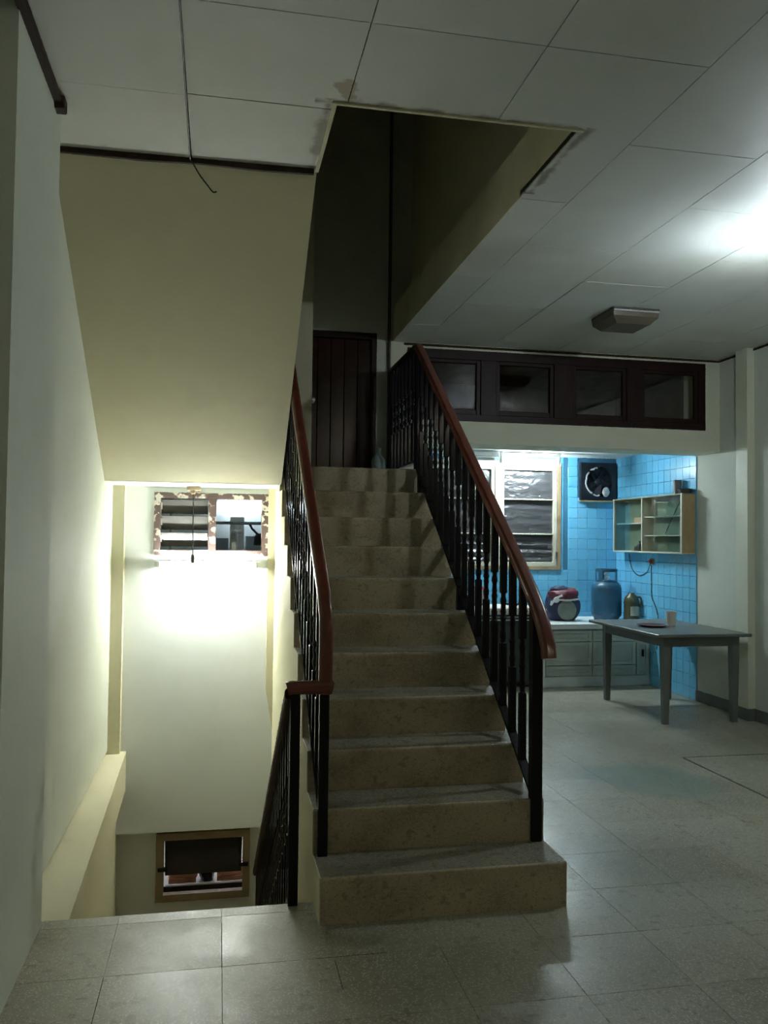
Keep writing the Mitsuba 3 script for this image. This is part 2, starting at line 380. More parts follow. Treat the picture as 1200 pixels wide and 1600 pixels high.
# ------------------------------------------------------------------ walls of the hall
k = structure('wall_left', 'pale painted wall on the left')
put(k, bx(-0.95, -0.70, -3.2, 2.72, 0, 3.3), 'm_wall')
part(k, 'column', bx(-0.95, -0.635, 2.72, 3.42, -2.9, 3.3), 'm_wall', label='flat pale column on the left edge')
part(k, 'well_face', bx(-0.95, WXL, 3.42, 6.6, 0.0, 5.7), 'm_wall')
part(k, 'lower_face', bx(-0.95, -0.67, 3.42, 6.6, -2.9, -0.28), 'm_cream')
lm = trimesh.creation.extrude_polygon(Polygon([(-.95, 3.42), (-.548, 3.42), (-.612, YB + .1), (-.95, YB + .1)]), .27, engine='earcut'); lm.apply_translation((0, 0, -.295))
part(k, 'ledge', lm, 'm_cream', label='cream ledge along the stairwell wall')
part(k, 'corner_column', bx(-0.80, -0.648, 6.10, YB + 0.1, -0.03, 1.85), 'm_cream', label='narrow cream column in the corner of the stairwell')
k = structure('wall_right', 'pale painted wall on the right')
put(k, bx(XW, XW + 0.25, -3.2, YK + 0.2, 0, 3.3), 'm_wall')
part(k, 'pilaster', bx(4.368, XW + .01, 6.34, 6.50, 0, 3.15), 'm_beam', label='slim cream pilaster')
# blue kitchen tiles on the right wall
TP = 0.1165
part(k, 'tile_bed', bx(XW - 0.004, XW + 0.01, 7.22, YK, 0.0, KC), 'm_tile_grout')
tl = {v: mikit.ply(bev(-0.006, 0.004, -TP/2 + .0016, TP/2 - .0016, -TP/2 + .0016, TP/2 - .0016, 0.0015), f'm_tile_{v}') for v in range(4)}
for j in range(14):
    for i in range(21):
        y, z = YK - 0.012 - TP * (j + 0.5), 0.0 + TP * (i + 0.5)
        if y < 7.2: continue
        part(k, 'tile', tl[rng.choice((0, 0, 1, 2, 3))], to_world=move(XW - 0.005, y, z))
k = structure('baseboard_right', 'dark grey baseboard of the right wall')
put(k, cat(bev(XW - 0.014, XW, -3, 6.34, 0, 0.10), bev(XW - 0.014, XW, 6.50, 7.22, 0, 0.10), bev(4.356, XW, 6.328, 6.512, 0, 0.10)), 'm_table')
k = structure('wall_behind', 'pale wall of the hall front')
put(k, bx(-0.95, XW + 0.25, -3.25, -3.1, 0, 3.3), 'm_wall')

# the beam with the transom windows, above the kitchen opening
k = structure('wall_transom', 'cream beam and wall above the kitchen opening')
put(k, wallbox('x', 1.402, XW, YW, YW2, LINT, 3.16, [(1.53, 4.292, 2.495, 3.10)]), 'm_beam')
part(k, 'pier', bx(1.402, 1.70, YW, YW2, 0.0, LINT), 'm_wall')
part(k, 'upper_wall', bx(1.402, XW + .2, YW + 0.05, YW2, 3.16, 3.4), 'm_wall')
part(k, 'upper_return', bx(1.402, 1.72, YW, YW2, 3.16, 6.2), 'm_wall')
k = structure('trim_1', 'dark line of trim where the ceiling meets the transom wall')
put(k, bev(1.50, 4.432, YW - 0.012, YW, 3.118, 3.136, 0.002), 'm_trimwood')
k = structure('trim_2', 'dark cornice strip along the right wall')
put(k, bev(XW - 0.010, XW, 3.0, YW - .002, 3.120, 3.138, 0.002), 'm_trimwood')
k = structure('trim_3', 'dark brown wooden cornice at the left edge of the ceiling')
put(k, bev(-0.640, -0.610, 1.0, 3.285, H - 0.034, H - 0.002, 0.003), 'm_trimwood')
part(k, 'end_block', bev(-0.650, -0.598, 3.285, 3.345, H - 0.050, H - 0.002, 0.004), 'm_trimwood')
k = structure('trim_4', 'dark brown wooden strip where the ceiling meets the sloping soffit')
put(k, sweep([(-0.728, 3.738, H - 0.006), (-0.35, 3.735, H - 0.010), (-0.12, 3.730, H - 0.004), (0.15, 3.727, H - 0.010), (0.392, 3.722, H - 0.006)], roundrect(0.022, 0.034, 0.004, 2), side=(0, -1, 0)), 'm_trimwood')

# transom windows
k = structure('window_4', 'row of four dark transom windows in a dark red-brown wooden frame')
bars = [(1.53, 1.62), (2.175, 2.315), (2.84, 3.015), (3.525, 3.665), (4.225, 4.292)]
fr = [bev(1.53, 4.292, YW - 0.008, YW + 0.06, 3.02, 3.10, 0.004), bev(1.53, 4.292, YW - 0.008, YW + 0.06, 2.495, 2.555, 0.004)]
part(k, 'frame', cat(fr), 'm_darkwood')
for a, b in bars:
    part(k, 'mullion', bev(a, b, YW - 0.006, YW + 0.055, 2.55, 3.025, 0.004), 'm_darkwood')
for (a0, a1), (b0, b1) in zip(bars[:-1], bars[1:]):
    z0, z1 = 2.552, 3.022
    sash = cat(bev(a1, a1 + .035, YW + .006, YW + .045, z0, z1), bev(b0 - .035, b0, YW + .006, YW + .045, z0, z1), bev(a1 + .035, b0 - .035, YW + .006, YW + .045, z1 - .03, z1), bev(a1 + .035, b0 - .035, YW + .006, YW + .045, z0, z0 + .045))
    part(k, 'sash', sash, 'm_darkwood')
    part(k, 'pane', ([(a1 + .03, YW + .03, z0 + .04), (b0 - .03, YW + .03, z0 + .04), (b0 - .03, YW + .03, z1 - .025), (a1 + .03, YW + .03, z1 - .025)], [(0, 1, 2), (0, 2, 3)]), 'm_glass')
# the loft behind them; its lining colour is darkened to look unlit
k = structure('wall_mezzanine', 'brown loft linings behind the transom windows, coloured dark to read as unlit')
put(k, cat(bx(1.30, XW + .2, YK, YK + .15, KC + .07, 3.3), bx(1.30, 1.41, YW2, YK, KC + .07, 3.3), bx(1.30, XW + .2, YW2, YK + .1, 3.2, 3.3), bx(1.30, XW + .1, YW2 + .005, YK + .1, KC + .062, KC + .07), bx(XW - .02, XW + .1, YW2 + .005, YK, KC + .07, 3.3)), 'm_loft_darkened')

# ------------------------------------------------------------------ kitchen shell
k = structure('wall_back', 'kitchen back wall with blue tiles')
put(k, wallbox('x', 1.3, XW + .1, YK + 0.004, YK + 0.15, 0, KC + .05, [(2.22, 3.76, 1.165, 2.37)]), 'm_tile_grout')
tb = {v: mikit.ply(bev(-TP/2 + .0016, TP/2 - .0016, -0.006, 0.004, -TP/2 + .0016, TP/2 - .0016, 0.0015), f'm_tile_{v}') for v in range(4)}
n_ = 0
for i in range(25):
    for j in range(21):
        x, z = XW - 0.006 - TP * (i + 0.5), TP * (j + 0.5)
        if x < 1.95 or z < 0.63: continue
        if x < 3.76 + 0.03 and 1.165 - .05 < z: continue
        if 3.99 < x < 4.39 and 1.99 < z: continue
        part(k, 'tile', tb[rng.choice((0, 0, 1, 2, 3))], to_world=move(x, YK + 0.004, z))
part(k, 'plain_strip', bx(3.762, 3.79, YK - .002, YK + .01, 1.115, KC), 'm_tile_1')
k = structure('wall_kitchen_left', 'left wall of the kitchen')
put(k, bx(1.30, 1.411, YW2, YK, 0, KC + .05), 'm_wall')
k = structure('ceiling_kitchen', 'low painted kitchen ceiling')
put(k, bx(1.30, XW + .1, YW2, YK + .1, KC, KC + 0.06), 'm_white_wall')

# kitchen window: two sashes, panes covered with crinkled plastic film
k = structure('window_3', 'kitchen window with two cream sashes, panes covered in crinkled grey plastic')
part(k, 'frame', cat(bev(3.715, 3.76, YK - .02, YK + .10, 1.165, 2.37, .003), bev(2.22, 2.265, YK - .02, YK + .10, 1.165, 2.37, .003), bev(2.265, 3.715, YK - .02, YK + .10, 1.165, 1.205, .003)), 'm_oldframe', label='brown wooden window frame')
part(k, 'head', bev(2.2, 3.76, YK - .02, YK + .10, 2.315, 2.37, .003), 'm_sash')
part(k, 'mullion', bev(2.985, 3.045, YK - .022, YK + .08, 1.205, 2.315, .003), 'm_sash', label='cream mullion')
def film_pane(x0, x1, z0, z1, wav, seed):
    nx, nz = 40, 40
    X, Z = np.meshgrid(np.linspace(x0, x1, nx), np.linspace(z0, z1, nz))
    pts = np.stack([X.ravel() * 7, Z.ravel() * 11, np.full(X.size, seed)], 1)
    d = (meshkit.fbm(pts, 4, seed) - .5) * 0.022 + wav * 0.010 * np.sin((Z.ravel() - z0) * 2 * math.pi / 0.085)
    e = np.minimum.reduce([X.ravel() - x0, x1 - X.ravel(), Z.ravel() - z0, z1 - Z.ravel()])
    d *= np.clip(e / 0.02, 0, 1)
    V = np.stack([X.ravel(), YK + 0.035 - d, Z.ravel()], 1)
    F = [(r * nx + c, r * nx + c + 1, (r + 1) * nx + c + 1, (r + 1) * nx + c) for r in range(nz - 1) for c in range(nx - 1)]
    return (V, np.array(F))
zz = [1.245, 1.562, 1.946, 2.275]
for si, (a, b) in enumerate([(2.268, 2.982), (3.048, 3.712)]):
    y0, y1 = YK - .012, YK + .03
    part(k, 'sash', cat(bev(a, a + .045, y0, y1, 1.207, 2.313), bev(b - .04, b, y0, y1, 1.207, 2.313), bev(a + .045, b - .04, y0, y1, 2.27, 2.313), bev(a + .045, b - .04, y0, y1, 1.207, 1.25)), 'm_sash')
    for z in zz[1:3]: part(k, 'glazing_bar', bev(a + .045, b - .04, y0 + .002, y1 + .01, z - .008, z + .008, .002), 'm_sash')
    for q in range(3):
        part(k, 'pane', film_pane(a + .04, b - .035, zz[q], zz[q + 1], 1.0 if q == 0 else 0.15, 5 + q + 3 * si), 'm_film', smooth=True)
part(k, 'latch', cat(bev(3.60, 3.66, YK - .02, YK - .011, 1.40, 1.43), bev(3.695, 3.712, YK - .03, YK - .012, 1.28, 1.37)), 'm_pipe')

# ------------------------------------------------------------------ staircase
def round_step(kx):
    y = Y0 + (kx - 1) * TR; z1 = kx * RI; z0 = z1 - RI + 0.0
    r = 0.010
    pr = [(y + 0.004, z0 - 0.002), (y + 0.004, z1 - 0.030), (y, z1 - 0.024)]
    for a in range(5):
        t = math.radians(180 - 90 * a / 4); pr.append((y + r + r * math.cos(t), z1 - r + r * math.sin(t)))
    yb = y + TR + 0.012
    pr += [(yb, z1), (yb, z1 - 0.012)]
    return pr
st = thing('staircase', 'brown speckled terrazzo staircase rising to the half landing, with cream flank', 'staircase')
for kx in range(1, NS + 1):
    y = Y0 + (kx - 1) * TR; z1 = kx * RI; depth = TR + .01 if kx < NS else 0.30
    b = 0.007
    # riser block and tread slab, subdivided along the nosing so that it can be worn
    nx = 41
    xs = np.linspace(XL, XR, nx)
    prof = [(y + 0.003, z1 - RI), (y + 0.001, z1 - 0.05), (y, z1 - 0.022), (y + 0.0008, z1 - 0.008), (y + 0.004, z1 - 0.002), (y + 0.011, z1)]
    V, F = [], []
    for x in xs:
        w = meshkit.fbm(np.array([[x * 9, kx * 3.7, 0.5]]), 3)[0] - .5
        for q, (yy, z) in enumerate(prof):
            wear = (0, 0.3, 1, 1, 1, .4)[q]
            V.append((x, yy + abs(w) * 0.008 * wear, z - abs(w) * 0.006 * (q in (3, 4))))
    n = len(prof)
    for i in range(nx - 1):
        for q in range(n - 1):
            a = i * n + q; F.append((a, a + n, a + n + 1, a + 1))
    riser = trimesh.Trimesh(*[np.array(V), np.array([t for f in F for t in ((f[0], f[1], f[2]), (f[0], f[2], f[3]))])], process=False)
    sk = part(st, 'step', riser, 'm_stair', smooth=40)
    tread = bx(XL, XR, y + 0.009, y + depth, z1 - 0.02, z1 - 0.0002)
    part(sk, 'tread', tread, 'm_tread')
prof = [(Y0 + .004, 0.0)]
for kx in range(1, NS + 1):
    y = Y0 + (kx - 1) * TR
    prof += [(y + 0.004, kx * RI - 0.001)] + ([(y + TR + 0.004, kx * RI - 0.001)] if kx < NS else [])
full = Polygon(prof + [(YW - .001, LAND - 0.001), (YW - .001, 0.0)])
core = Polygon([(a + 0.012, b - 0.022 if b > 0 else 0.0) for a, b in prof] + [(YB - .005, LAND - 0.03), (YB - .005, 0.0)])
part(st, 'core', extrude_x(core.buffer(0), XL + 0.003, XR - 0.003), 'm_wall')
flank = Polygon(prof + [(YB, LAND - 0.14), (YB, 0.0)]).buffer(0)
part(st, 'flank', extrude_x(flank, XL - 0.005, XL + 0.002), 'm_cream', label='cream painted flank under the steps')
k = structure('wall_stairwell_right', 'cream wall of the stairwell below the stair flank')
put(k, bx(XL - 0.005, XL + .2, YE + .001, YB + .1, -2.9, -0.0015), 'm_cream')

# landing slab
k = structure('floor_landing', 'slab of the half landing')
put(k, cat(bx(WXL, XL - .006, 5.66, YB + .02, 1.84, LAND), bx(XL + .004, XR, YLAND + .25, YB + .12, 1.85, LAND - .001), bx(.61, 1.401, YB + .12, YD, 1.85, LAND - .001)), 'm_wall')

# upper flight: its sloping cream soffit hangs over the well
us = thing('upper_stair_flight', 'cream sloping underside of the upper stair flight above the stairwell', 'staircase')
poly = [(5.66, 1.842), (3.745, 3.140), (3.30, 3.41)]
for q in range(7, -1, -1):
    ya, yb, z = 5.66 - (q + 1) * 0.295, 5.66 - q * 0.295, LAND + (q + 1) * 0.18
    poly += [(ya, z), (yb, z)]
poly += [(5.66, LAND)]
part(us, 'soffit', extrude_x(Polygon(poly).buffer(0), WXL, XL), 'm_cream')

# walls of the stairwell
k = structure('wall_stairwell_back', 'white back wall of the stairwell')
put(k, wallbox('x', WXL - .2, XL + .2, YB, YB + 0.12, -0.60, 1.85, [(-0.452, 0.352, 1.350, 1.800)]), 'm_white_wall')
part(k, 'lower_recess', wallbox('x', WXL - .2, XL + .2, YB + 0.12, YB + 0.24, -2.9, -0.55, [(-0.40, 0.262, -1.125, -0.642)]), 'm_white_wall')
part(k, 'corner_strip', extrude_y([(0.352, 1.84), (0.352, 0.40), (XL - .004, 0.10), (XL - .004, 1.84)], YB - 0.03, YB + .01), 'm_cream', label='narrow cream strip in the right corner with a slanting foot')
k = structure('wall_upper', 'unlit cream walls of the upper floor above the stair opening')
put(k, cat(bx(1.56, 1.70, 3.0, YW + .05, H + .29, 6.2), bx(-.95, 1.70, -3.2, -3.05, H + .29, 6.2), bx(1.56, 1.70, -3.2, 3.0, H + .29, 6.2), bx(0.60, 0.66, YB + .12, YD + .02, 1.7, 6.2), bx(-0.95, 0.66, YB + 0.005, YB + .12, LAND, 6.2), bx(-.95, 1.75, -3.2, YW2, 6.1, 6.2), bx(-1.05, -.95, -3.2, 6.6, H + .29, 6.2)), 'm_cream')
k = structure('wall_landing', 'wall with the dark door at the back of the landing')
put(k, wallbox('x', 0.60, 1.402, YD, YD + .12, 1.85, 6.2, [(0.62, 1.268, LAND, 3.20)]), 'm_wall')
part(k, 'base', bx(XL + .30, XR - .01, YB + .13, YD + .1, 0.0, 1.845), 'm_wall')
k = structure('door_1', 'dark red-brown plank door on the landing')
part(k, 'frame', cat(bev(0.62, 0.665, YD - .01, YD + .1, LAND, 3.20), bev(1.223, 1.268, YD - .01, YD + .1, LAND, 3.20), bev(.665, 1.223, YD - .01, YD + .1, 3.145, 3.20)), 'm_darkwood')
for q in range(5):
    w = (1.223 - .665) / 5
    part(k, 'plank', bev(.665 + q * w + .001, .665 + (q + 1) * w - .001, YD + .02, YD + .055, LAND + .005, 3.143, 0.004), 'm_door')
hk = part(k, 'handle', lathe([(0, 0), (.025, 0), (.027, .004), (.010, .010), (.010, .03), (.024, .04), (.026, .055), (.014, .065), (0, .066)], 16), 'm_alu', smooth=40, to_world=T().translate([0.73, YD + .02, 2.62]).rotate([1, 0, 0], 90))

# descending flight, below the view
ds = thing('lower_stair_flight', 'terrazzo flight going down into the stairwell beside the cream ledge', 'staircase')
for q in range(10):
    part(ds, 'step', bx(-0.545, XL - .006, YE + .01 + q * .25, YE + .01 + (q + 1) * .25, -0.18 * (q + 1) - .3, -0.18 * (q + 1)), 'm_stair')
part(ds, 'lower_floor', bx(-.545, XL - .008, 5.97, 6.16, -2.4, -2.0), 'm_stair')

# ------------------------------------------------------------------ railings
RAIL = roundrect(0.060, 0.052, 0.017, 4)
SL = 0.717
def bar_z(y): return 1.035 + SL * (y - 4.42)          # top of the lower bar
def rail_z(y): return 1.615 + SL * (y - 4.053)        # middle of the handrail
def baluster_mesh(L):
    s = 0.0155
    a, b = 0.36 * L, 0.66 * L
    z = [a, a + .004, a + .018, a + .03, a + .045, a + .06, a + .085, (a + b) / 2 - .03, (a + b) / 2 - .015, (a + b) / 2, (a + b) / 2 + .015, (a + b) / 2 + .03, b - .085, b - .06, b - .045, b - .03, b - .018, b - .004, b]
    r = [.0155, .012, .0115, .0155, .0165, .0115, .013, .015, .012, .0175, .012, .015, .013, .0115, .0165, .0155, .0115, .012, .0155]
    mid = lathe([(0, z[0])] + list(zip(r, z)) + [(0, z[-1])], 10)
    return cat(bev(-s, s, -s, s, -0.006, a + .001, .002), mid, bev(-s, s, -s, s, b - .001, L + .012, .002))
def railing_flight(k, X, ys, y_first, y_last, newel_y):
    L = rail_z(0) - 0.026 - bar_z(0)
    bal = mikit.ply(baluster_mesh(L), 'm_black', smooth=35)
    for y in ys: part(k, 'baluster', bal, to_world=move(X, y, bar_z(y)))
    part(k, 'lower_bar', sweep([(X, y_first, bar_z(y_first) - .008), (X, y_last, bar_z(y_last) - .008)], roundrect(0.042, 0.016, 0.003, 1), side=(1, 0, 0)), 'm_black')
ys = [3.665 + .1345 * i for i in range(16)]
# right side, with the return along the landing
rr = thing('stair_railing', 'black balustrade with red-brown wooden handrail on the right side of the stairs', 'railing')
XB = 1.375
railing_flight(rr, XB, ys, 3.50, 5.74, 3.50)
part(rr, 'newel_post', bev(XB - .024, XB + .024, 3.476, 3.524, RI, 1.205, .003), 'm_black')
part(rr, 'support_post', bev(XB - .02, XB + .02, 4.66, 4.70, 6 * RI, bar_z(4.68), .002), 'm_black')
part(rr, 'support_post', bev(XB - .02, XB + .02, 5.66, 5.70, 10 * RI, bar_z(5.68), .002), 'm_black')
part(rr, 'corner_post', bev(XB - .022, XB + .022, 5.765, 5.809, LAND, 2.85, .003), 'm_black')
pts = [(XB, 3.352, 0.985), (XB, 3.362, 1.035), (XB, 3.392, 1.085), (XB, 3.45, 1.155), (XB, 3.56, rail_z(3.56) - .006), (XB, 3.70, rail_z(3.70)), (XB, 5.70, rail_z(5.70)), (XB, 5.80, 2.862)]
part(rr, 'handrail', sweep(pts, RAIL, side=(1, 0, 0)), 'm_handrail', smooth=50)
part(rr, 'landing_handrail', sweep([(XB, 5.795, 2.862), (XB, YW - .040, 2.862)], roundrect(.055, .045, .014, 3), side=(1, 0, 0)), 'm_darkwood', smooth=50)
lb = mikit.ply(baluster_mesh(0.79), 'm_black', smooth=35)
part(rr, 'landing_bar', bev(XB - .021, XB + .021, 5.80, YW - .040, 2.03, 2.046, .002), 'm_black')
for i in range(7): part(rr, 'landing_baluster', lb, to_world=move(XB, 5.925 + .128 * i, 2.046))
part(rr, 'end_post', bev(XB - .018, XB + .018, YW - .085, YW - .05, LAND, 2.84, .002), 'm_black')
# left side
lr = thing('stair_railing', 'black balustrade with red-brown handrail on the left side of the stairs', 'railing')
XA = 0.440
railing_flight(lr, XA, ys, 3.50, 5.74, 3.49)
part(lr, 'newel_post', bev(XA - .020, XA + .020, 3.455, 3.495, RI, 0.86, .003), 'm_black')
part(lr, 'support_post', bev(XA - .02, XA + .02, 4.66, 4.70, 6 * RI, bar_z(4.68), .002), 'm_black')
part(lr, 'corner_post', bev(XA - .022, XA + .022, 5.765, 5.809, LAND, 2.85, .003), 'm_black')
pts = [(XA, 3.452, 0.845), (XA, 3.440, 1.10), (XA, 3.455, 1.165), (XA, 3.50, rail_z(3.50) - .012), (XA, 3.56, rail_z(3.56)), (XA, 5.70, rail_z(5.70)), (XA, 5.80, 2.862)]
part(lr, 'handrail', sweep(pts, roundrect(.056, .052, .016, 4), side=(1, 0, 0)), 'm_handrail', smooth=50)
part(lr, 'level_handrail', sweep([(0.286, 3.450, 0.868), (0.300, 3.449, 0.872), (0.452, 3.447, 0.872), (0.468, 3.448, 0.868)], roundrect(.054, .054, .017, 4), side=(0, 1, 0)), 'm_handrail', smooth=50)
# railing of the well, going down
wr = thing('well_railing', 'black balustrade sloping down into the stairwell left of the stairs', 'railing')
XC = 0.318
part(wr, 'newel_post', bev(XC - .020, XC + .020, 3.43, 3.47, 0.0, 0.85, .003), 'm_black')
part(wr, 'handrail', sweep([(XC - .014, 3.462, 0.845), (XC - .014, 3.60, 0.76), (XC - .014, 6.02, -0.86)], roundrect(.055, .05, .015, 3), side=(1, 0, 0)), 'm_darkwood', smooth=50)
part(wr, 'lower_bar', sweep([(XC, 3.47, 0.015), (XC, 6.02, -1.70)], roundrect(.042, .016, .003, 1), side=(1, 0, 0)), 'm_black')
part(wr, 'end_post', bev(XC - .02, XC + .02, 6.02, 6.06, -1.95, -0.84, .003), 'm_black')
wb = mikit.ply(baluster_mesh(0.80), 'm_black', smooth=35)
for i in range(19):
    y = 3.585 + .128 * i
    part(wr, 'baluster', wb, to_world=move(XC, y, 0.023 - 0.6725 * (y - 3.47)))

# ------------------------------------------------------------------ stairwell windows and their lamp
k = structure('window_1', 'stairwell window with chipped brown frame, louvre slats on its left half')
x0, x1, z0, z1 = -0.452, 0.352, 1.350, 1.800
fr = Polygon(sbox(x0, z0, x1, z1).exterior.coords, [sbox(x0 + .045, z0 + .04, -0.075, z1 - .04).exterior.coords[:], sbox(-0.020, z0 + .04, x1 - .045, z1 - .04).exterior.coords[:]])
part(k, 'frame', extrude_y(fr, YB - 0.018, YB + 0.09), 'm_chipped', label='brown frame with flaking paint')
part(k, 'mullion', bev(-0.072, -0.022, YB - .024, YB + .085, z0 + .03, z1 - .03, .003), 'm_chipped')
for i, zc in enumerate((1.700, 1.585, 1.465)):
    s = bev(-0.405, -0.078, -0.056, 0.056, -0.003, 0.003, .001)
    s.apply_transform(trimesh.transformations.rotation_matrix(math.radians(-62), (1, 0, 0))); s.apply_translation((0, YB + .035, zc))
    part(k, 'slat', s, 'm_slat')
    part(k, 'clip', cat(bev(-0.412, -0.398, YB + .0, YB + .02, zc - .02, zc + .03, .002)), 'm_alu')
part(k, 'crank', cat(bx(-0.352, -0.336, YB + .09, YB + .10, z0 + .04, z1 - .04), bx(0.095, 0.125, YB + .092, YB + .10, z0 + .04, z0 + .10)), 'm_greybox')
# light shaft behind the window
k = structure('wall_shaft', 'walls of the light shaft behind the stairwell windows')
put(k, cat(bx(-.95, .60, 7.50, 7.60, -2.0, 2.6), bx(-.95, -.80, 6.41, 7.5, -2, 2.6), bx(0.50, 0.60, 6.41, 7.5, -2, 2.6), bx(-.95, .60, 6.30, 7.6, 2.5, 2.6), bx(-.95, .60, 6.42, 7.6, -2.0, -1.15)), 'm_white_wall')
k = thing('shaft_lamp', 'bright fluorescent tube seen through the right half of the stairwell window', 'lamp')
part(k, 'housing', bev(-0.02, 0.40, 7.45, 7.498, 1.79, 1.83, .003), 'm_white_metal')
sc_ = tube([(0.0, 7.43, 1.765), (0.385, 7.43, 1.765)], 0.019, 12)
part(k, 'tube', emit(sc_, SHAFT_LIGHT))
k = thing('water_pipe', 'white standing pipe with a tap behind the stairwell window', 'pipe')
part(k, 'pipe', bev(0.135, 0.165, 7.30, 7.33, 0.9, 1.62, .005), 'm_white_plastic')
part(k, 'board', bev(0.095, 0.215, 7.34, 7.36, 0.9, 1.66, .003), 'm_white_plastic')
part(k, 'tap', cat(bev(0.10, 0.20, 7.26, 7.33, 1.52, 1.55, .006), bev(0.14, 0.16, 7.25, 7.28, 1.46, 1.54, .004)), 'm_alu')
k = thing('grey_rail', 'grey horizontal rail crossing behind the right half of the stairwell window', 'pipe')
put(k, tube([(-0.7, 6.9, 1.60), (0.48, 6.9, 1.60)], 0.012), 'm_greybox', smooth=40)
for q, (a, b, z0_, z1_) in enumerate([(-0.05, 0.085, 1.05, 1.48), (0.23, 0.49, 1.05, 1.50)]):
    k = thing('grey_cabinet', ('narrow grey panel left of the standing pipe behind the stairwell window', 'wide grey panel right of the standing pipe behind the stairwell window')[q], 'panel')
    put(k, bev(a, b, 7.38, 7.44, z0_, z1_, .004), 'm_greybox')
k = thing('watering_can', 'black spouted can behind the right edge of the stairwell window', 'can')
part(k, 'body', lathe([(0, 0), (.07, 0), (.075, .01), (.07, .07), (.05, .10), (0, .10)], 16, (0.36, 7.05, 1.42)), 'm_cable', smooth=40)
part(k, 'spout', tube([(0.33, 7.05, 1.50), (0.27, 7.05, 1.56), (0.25, 7.05, 1.60)], .009), 'm_cable')

# lower window
k = structure('window_2', 'lower stairwell window with weathered wooden frame and dark tilted glass')
x0, x1, z0, z1 = -0.40, 0.262, -1.125, -0.642
fr = Polygon(sbox(x0, z0, x1, z1).exterior.coords, [sbox(x0 + .055, z0 + .05, x1 - .05, z1 - .05).exterior.coords[:]])
part(k, 'frame', extrude_y(fr, YB + 0.085, YB + 0.14), 'm_oldframe')
g = bev(x0 + .06, x1 - .055, -0.003, 0.003, -0.145, 0.145, .001)
g.apply_transform(trimesh.transformations.rotation_matrix(math.radians(12), (1, 0, 0))); g.apply_translation((0, YB + .165, -0.835))
part(k, 'pane', g, 'm_darkpane')
part(k, 'stay', cat(bev(x0 + .015, x0 + .085, YB + .07, YB + .10, -0.905, -0.88, .003), bev(x1 - .08, x1 - .01, YB + .07, YB + .10, -0.90, -0.872, .003)), 'm_black')
brs = mikit.ply(bev(-.10, .10, -.045, .045, -.035, .035, .004), 'm_brick')
spots = [(-0.225, 6.60, 0, 4, 'leftmost orange brick of the front row behind the lower stairwell window'),
         (0.135, 6.60, 0, 3, 'orange brick at the right behind the lower stairwell window'),
         (-0.21, 6.61, 1, -8, 'orange brick stacked on the left one behind the lower stairwell window'),
         (0.15, 6.60, 1, 6, 'orange brick stacked on the right one behind the lower stairwell window')]
for x, y, z, a, lab in spots:
    k = thing('brick', lab, 'brick', 'bricks behind the lower stairwell window')
    put(k, brs, None, to_world=T().translate([x, y, -1.1148 + .0704 * z]).rotate([0, 0, 1], a))
k = thing('shaft_lamp', 'added fill tube out of sight low in the light shaft behind the lower window', 'lamp')  # unseen fill light, added to brighten the bricks
part(k, 'tube', emit(tube([(-0.25, 7.40, -0.45), (0.25, 7.40, -0.45)], 0.014, 10), (9.0, 8.6, 9.4)))
part(k, 'housing', bev(-0.29, 0.29, 7.43, 7.498, -.47, -.43, .003), 'm_white_metal')
k = thing('metal_strip', 'shiny white metal strip lying before the bricks behind the lower window', 'strip')
put(k, bev(-0.34, 0.34, 6.452, 6.480, -1.097, -1.085, .003), 'm_white_metal')
k = thing('dark_infill', 'dark piece added to darken the space under the shiny strip behind the lower window', 'plank')  # added so the space below the strip looks dark
put(k, bev(-0.36, 0.36, 6.447, 6.470, -1.1495, -1.0972, .002), 'm_trimwood')

# wall lamp under the window: the stairwell's light
k = thing('wall_lamp', 'glaring fluorescent batten on the stairwell wall right under the upper window', 'lamp')
part(k, 'housing', bev(-0.44, 0.30, YB - 0.030, YB - 0.0005, 1.272, 1.312, .004), 'm_white_metal')
part(k, 'tube', emit(tube([(-0.40, YB - 0.085, 1.285), (0.26, YB - 0.085, 1.285)], 0.014, 12), WELL_LIGHT))
for x in (-0.415, 0.262): part(k, 'lampholder', bev(x, x + .014, YB - .102, YB - .028, 1.266, 1.306, .003), 'm_white_plastic')
k = thing('pull_cord', 'thin dark cord with a dark bulb holder hanging before the stairwell window', 'cord')
part(k, 'cord', tube([(-0.18, YB - .13, 1.815), (-0.178, YB - .131, 1.6), (-0.176, YB - .13, 1.36)], 0.0035, 6), 'm_cable')
part(k, 'holder', lathe([(0, 0), (.013, 0), (.015, .01), (.015, .045), (.008, .06), (0, .065)], 14, (-0.176, YB - .13, 1.30)), 'm_cable', smooth=40)
k = thing('junction_box', 'small yellowed junction block over the stairwell window', 'junction box')
put(k, cat(bev(-0.225, -0.13, YB - .145, YB - .06, 1.812, 1.838, .004), bev(-0.20, -0.165, YB - .14, YB - .10, 1.785, 1.815, .006), bev(-0.15, -.135, YB - .06, YB - .03, 1.795, 1.815, .003)), 'm_oldframe')

